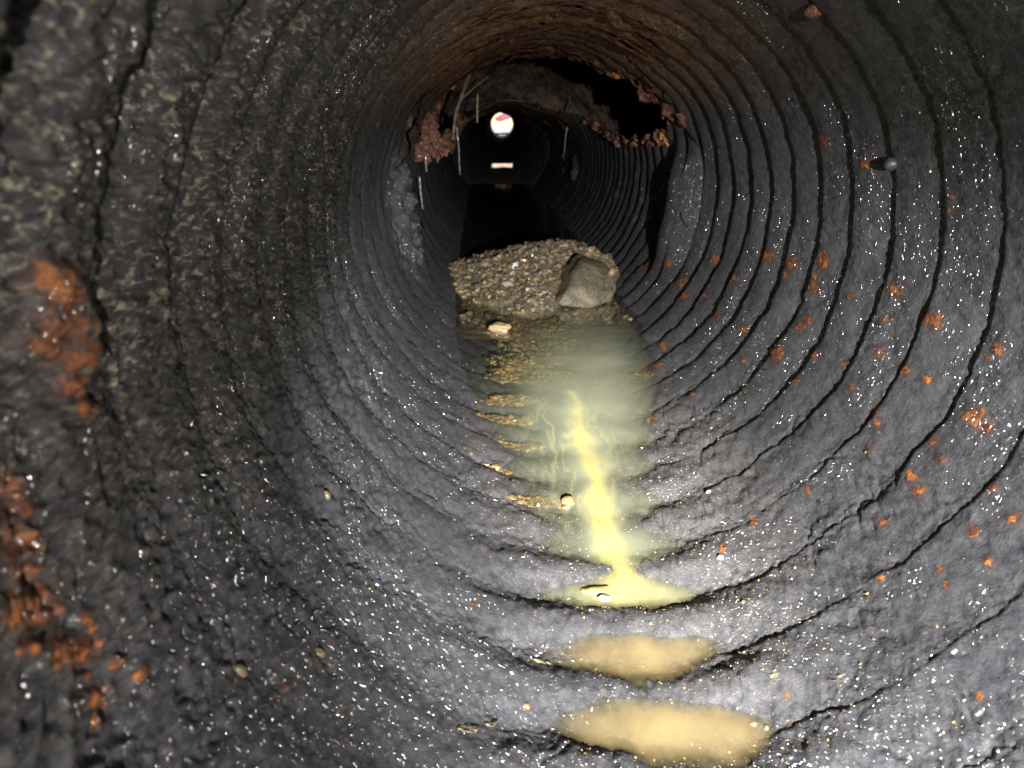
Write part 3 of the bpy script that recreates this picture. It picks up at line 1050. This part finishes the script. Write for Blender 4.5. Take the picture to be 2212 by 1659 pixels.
# ------------------------------------------------------------------ torn rust along the hole
def flake(seed, size, mat, parent, P, rot, name="rust_flake"):
    rg = np.random.default_rng(seed)
    n = 9
    u_, v_ = np.meshgrid(np.linspace(-1, 1, n), np.linspace(-1, 1, n), indexing='ij')
    a = np.arctan2(v_, u_)
    k = np.maximum(np.abs(u_), np.abs(v_)) / (np.hypot(u_, v_) + 1e-6)
    x, y = u_ * k, v_ * k
    rim = 1 + .55 * pnoise(np.stack([np.cos(a).ravel() * 2.4, np.sin(a).ravel() * 2.4, np.full(a.size, seed * 1.37)], 1), seed).reshape(a.shape)
    x, y = x * rim, y * rim
    z = .48 * fbm(np.stack([x.ravel() * 1.9, y.ravel() * 1.9, np.full(x.size, seed * .7)], 1), seed + 3, 3).reshape(x.shape)
    top = np.stack([x.ravel(), y.ravel(), z.ravel() + .035], 1)
    bot = np.stack([x.ravel(), y.ravel(), z.ravel() - .035], 1)
    fs = []
    for i in range(n - 1):
        for j in range(n - 1):
            q = i * n + j
            fs.append((q, q + n, q + n + 1, q + 1))
            fs.append((q + n * n, q + 1 + n * n, q + n + 1 + n * n, q + n + n * n))
    brd = [i * n for i in range(n)] + [(n - 1) * n + j for j in range(1, n)] + [i * n + n - 1 for i in range(n - 2, -1, -1)] + [j for j in range(n - 2, 0, -1)]
    for p, q in zip(brd, brd[1:] + brd[:1]):
        fs.append((p, p + n * n, q + n * n, q))
    o = raw_mesh(name, np.concatenate([top, bot]) * np.array(size) * R, np.array(fs), mat, parent)
    o.location = tuple(np.array(P) * R)
    o.rotation_euler = rot
    return o


def edge_pt(t_deg, y, dr=0.0):
    t = math.radians(t_deg if t_deg <= 180 else t_deg - 360)
    rr = float(pipe_r(y, t)) + dr
    return np.array([rr * math.sin(t), y, -rr * math.cos(t)]), t


sd = 300
nt = [p[0] for p in HOLE_NEAR][::-1]
nyv = [p[1] for p in HOLE_NEAR][::-1]
for t in np.arange(117, 262, 2.6):
    y = float(np.interp(t, nt, nyv))
    P, a = edge_pt(t + RNG.uniform(-1, 1), y + RNG.uniform(-.06, .08))
    s = RNG.uniform(.025, .055)
    flake(sd, (s * 1.3, s * 1.2, s * .9), M_ORANGE if RNG.random() < .16 else M_RUST, pipe, P, (RNG.uniform(-.4, .5), -a + math.pi + RNG.uniform(-.4, .4), RNG.uniform(-.5, .5)))
    sd += 1
for t in np.arange(117, 150, 3.2):
    y = float(np.interp(t, nt, nyv))
    P, a = edge_pt(t, y - RNG.uniform(.1, .5))
    s = RNG.uniform(.03, .06)
    flake(sd, (s * 1.3, s * 1.6, s * .7), M_RUST, pipe, P, (RNG.uniform(-.3, .3), -a + math.pi, RNG.uniform(-.5, .5)))
    sd += 1
# flaking scale hanging from the crown
for k in range(34):
    t = RNG.uniform(150, 212)
    y = RNG.uniform(3.6, 6.4)
    P, a = edge_pt(t, y, -.012)
    s = RNG.uniform(.03, .08)
    flake(sd, (s * 2.0, s * 1.0, s * .55), M_RUST, pipe, P, (RNG.uniform(-.25, .25), -a + math.pi, RNG.uniform(-.2, .2)), "scale_flake")
    sd += 1
# ragged lower lip on the right and the reddish torn sheet on the left
ft = [p for p in HOLE_FAR]
for k in range(46):
    f_ = RNG.uniform(0, 5.0)
    i = int(f_)
    w = f_ - i
    t = ft[i][0] * (1 - w) + ft[i + 1][0] * w
    y = ft[i][1] * (1 - w) + ft[i + 1][1] * w
    P, a = edge_pt(t - RNG.uniform(0, 4), y)
    s = RNG.uniform(.03, .065)
    flake(sd, (s, s * 1.1, s * 1.1), M_ORANGE if RNG.random() < .08 else M_RUST, pipe, P, (RNG.uniform(-1, 1), RNG.uniform(-1, 1), RNG.uniform(-2, 2)))
    sd += 1
for (px, py) in [(942, 222), (938, 240), (930, 255), (925, 270), (928, 285), (918, 296), (906, 308), (912, 322), (926, 318), (940, 330), (900, 330), (936, 275), (945, 300), (955, 318), (920, 340), (965, 305), (975, 290), (985, 275), (990, 262)]:
    q = at_depth(px, py, 6.7 + RNG.uniform(-.15, .15) + max(0, (px - 940)) * .03)
    s = RNG.uniform(.045, .09)
    o = flake(sd, (s * .8, s * 1.25, s), M_RUST, pipe, q, (RNG.uniform(.8, 1.9), RNG.uniform(-.6, .6), RNG.uniform(-1, 1)), "torn_sheet")
    sd += 1


# ------------------------------------------------------------------ roots, straws and drips
def strand(name, pts, r0, r1, mat, label, cat, group=None, wig=.01):
    P = np.array(pts, float)
    # resample
    seg = np.r_[0, np.cumsum(np.linalg.norm(np.diff(P, axis=0), axis=1))]
    tt = np.linspace(0, seg[-1], 14)
    Q = np.stack([np.interp(tt, seg, P[:, k]) for k in range(3)], 1)
    Q += wig * np.stack([pnoise(Q * 4 + k * 7, int(abs(P[0, 0] * 100)) + k) for k in range(3)], 1)
    n = 7
    Vv, Ff = [], []
    for i, q in enumerate(Q):
        d = Q[min(i + 1, 13)] - Q[max(i - 1, 0)]
        d /= np.linalg.norm(d)
        e = np.cross(d, (0.3, .8, .52))
        e /= np.linalg.norm(e)
        g = np.cross(d, e)
        w = r0 + (r1 - r0) * i / 13
        w *= 1 + .25 * math.sin(i * 2.3 + P[0, 0] * 9)
        for j in range(n):
            a = 2 * math.pi * j / n
            Vv.append(q + w * (math.cos(a) * e + math.sin(a) * g))
    for i in range(13):
        for j in range(n):
            Ff.append((i * n + j, i * n + (j + 1) % n, (i + 1) * n + (j + 1) % n, (i + 1) * n + j))
    org = Q[0].copy()
    o = raw_mesh(name, (np.array(Vv) - org) * R, np.array(Ff), mat)
    o.location = tuple(org * R)
    return tag(o, label, cat, group)


def pxs(*a):
    return [at_depth(*p) for p in a]


strand("root", pxs((1018, 152, 7.6), (1000, 200, 7.5), (985, 245, 7.4), (978, 300, 7.3)), .020, .013, M_ROOT, "thick grey root slanting down across the left end of the hole", "root")
strand("root", pxs((1055, 165, 8.4), (1022, 190, 8.2), (1000, 212, 8.1)), .007, .006, M_STRAW, "thin pale root slanting across the dark hole next to the thick root", "root")
strand("root", pxs((975, 330, 7.4), (1000, 272, 9), (1040, 236, 10.5), (1090, 214, 11.4), (1150, 222, 11.6), (1190, 250, 11.4)), .018, .008, M_ROOT, "long brown root arching over the far opening of the pipe", "root", wig=.03)
strand("root", pxs((905, 345, 6.8), (935, 318, 6.9), (975, 285, 7.6), (1005, 255, 8.6)), .03, .018, M_ROOT, "gnarled root along the torn rust at the left of the hole", "root", wig=.05)
strand("straw", pxs((1032, 204, 8.4), (1031, 235, 8.4), (1031, 265, 8.4)), .009, .008, M_STRAW, "short yellow straw hanging straight down beside the distant daylight", "straw", wig=.002)
strand("straw", pxs((987, 276, 7.6), (991, 320, 7.6), (993, 378, 7.6)), .008, .005, M_DRIP, "long thin grey strand hanging below the root on the left", "root", wig=.006)
strand("drip", pxs((906, 382, 6.4), (909, 415, 6.4), (914, 452, 6.4)), .011, .006, M_DRIP, "grey mineral drip hanging below the torn rust on the left", "drip", wig=.006)
strand("drip", pxs((920, 330, 6.7), (919, 345, 6.7), (922, 372, 6.7)), .012, .006, M_DRIP, "short grey drip hanging just right of the mineral drip", "drip", wig=.006)
strand("root", pxs((1226, 275, 9.2), (1222, 300, 9.2), (1220, 330, 9.2)), .006, .004, M_ROOT, "fine root hair hanging in the right part of the dark opening", "root", wig=.01)
strand("root", pxs((1232, 190, 11), (1228, 225, 10.8), (1222, 262, 10.4)), .014, .010, M_ROOT, "short dark root crossing the right side of the far arch", "root", wig=.02)
strand("straw", pxs((1345, -6, 4.6), (1349, 4, 4.6), (1347, 12, 4.6), (1341, 20, 4.6)), .004, .004, M_STRAW, "thin hooked straw hanging from the crown near the top edge", "straw", wig=.0)


# ------------------------------------------------------------------ lumps on the wall (bolt heads under the coating)
def bolt(px, py, s, mat=None):
    q, t = on_surface(px, py)
    nrm = np.array([-math.sin(t), 0, math.cos(t)])
    Vv, Ff = stone_shape(int(px), (1, 1, 1), .30 if mat else .10, 0, ICO3)
    o = raw_mesh("bolt_head", Vv * np.array([s, s, s * .9]) * R, Ff, mat or M_BOLT, pipe)
    o.location = tuple((q + nrm * s * .35) * R)
    return o


bolt(1930, 353, .024)
bolt(1762, 18, .028, M_RUST)
bolt(1325, 22, .05, M_RUST)
bolt(1205, 36, .035, M_RUST)

# ------------------------------------------------------------------ grit and chips on the floor
n = 3400
gt = RNG.normal(.16, .34, n)
gy = 1.0 + RNG.random(n) ** 1.2 * 2.2
rr = pipe_r(gy, gt)
sz = .0018 + .0042 * RNG.random(n) ** 4
P = np.stack([(rr - sz * .2) * np.sin(gt), gy, -(rr - sz * .2) * np.cos(gt)], 1)
TET = (np.array([(1, 0, -.4), (-.5, .87, -.4), (-.5, -.87, -.4), (0, 0, .7), (0.4, .5, .3)]), np.array([(0, 1, 4), (1, 3, 4), (3, 0, 4), (1, 2, 3), (2, 0, 3), (0, 2, 1)]))
g3 = stone_cloud("grit", P, sz, .5, M_STONE, np.array([2.0, 1.8, 1.5]), TET)
tag(g3, kind="stuff")

CH = [((1555, 1205), .014, "white chip lying on the floor ridge beyond the stream", "chip"),
      ((1530, 1062), .012, "pale lump on the floor where a black groove ends", "chip"),
      ((1605, 1300), .008, "tan chip on the dark floor right of the tan puddles", "chip"),
      ((1672, 1458), .010, "ochre flake on the floor near the right tip of the puddle", "flake"),
      ((1680, 1466), .008, "brownish flake touching the ochre flake", "flake"),
      ((1627, 1564), .010, "peach pebble at the right end of the nearest puddle", "chip"),
      ((1655, 1572), .008, "small peach pebble just right of the other peach pebble", "chip"),
      ((1797, 1468), .010, "tan leaf scrap on the floor below a short crack", "scrap"),
      ((1814, 1460), .008, "pale tan chip beside the tan leaf scrap", "chip"),
      ((1930, 1520), .010, "yellowish brown flake in the dark grit at the floor edge", "flake"),
      ((1165, 1430), .014, "torn tan leaf scrap left of the middle puddle", "scrap"),
      ((1185, 1436), .011, "small curled leaf scrap beside the torn one", "scrap"),
      ((1060, 1560), .020, "brown leaf piece on the floor left of the nearest puddle", "scrap"),
      ((1010, 1575), .022, "rusty brown leaf stretched over a floor ridge", "scrap"),
      ((690, 1410), .016, "ochre crumb on the dark lower left wall", "chip"),
      ((1137, 1525), .010, "orange crumb at the left tip of the nearest puddle", "chip"),
      ((520, 1450), .016, "yellow brown crumb low on the left wall", "chip"),
      ((705, 1070), .014, "dull yellow crumb in the grey film of the left wall", "chip")]
for k, (px, s, lab, cat) in enumerate(CH):
    q, t = on_surface(*px)
    nm = {"chip": "stone_chip", "flake": "wood_flake", "scrap": "leaf_scrap"}[cat]
    if cat == "chip":
        Vv, Ff = stone_shape(400 + k, (1, .8, .6), .25, 2, ICO2)
        tn = (.55, .50, .42) if k < 2 else ((.50, .22, .08) if "orange" in lab else ((.62, .42, .27) if "peach" in lab else (.26, .20, .11)))
        o = raw_mesh(nm, Vv * s * R, Ff, M_STONE, attrs={"tint": np.tile(np.array(tn), (len(Vv), 1))})
        o.location = tuple(q * R)
        o.rotation_euler = (0, -t, RNG.uniform(-1, 1))
    else:
        o = flake(500 + k, (s * 1.3, s * .7, s * .5), M_CHIP, None, q - np.array([math.sin(t), 0, -math.cos(t)]) * s * .1, (0, -t, RNG.uniform(-1, 1)), nm)
    tag(o, lab, cat)

# ------------------------------------------------------------------ far mouth of the pipe
q = at_depth(1083, 289.5, 56.0)
strand("branch", [q + np.array([-1.4, 0, -.03]), q, q + np.array([1.4, 0, .10])], .075, .06, M_ROOT, "dark branch lying across the foot of the distant bright mouth", "branch", wig=.02)
pk = flake(900, (.62, .24, .4), M_PINK, None, at_depth(1086, 254, 57.3), (1.45, -.22, .1), "pink_rag")
tag(pk, "pink rag caught at the top of the distant bright mouth", "rag")
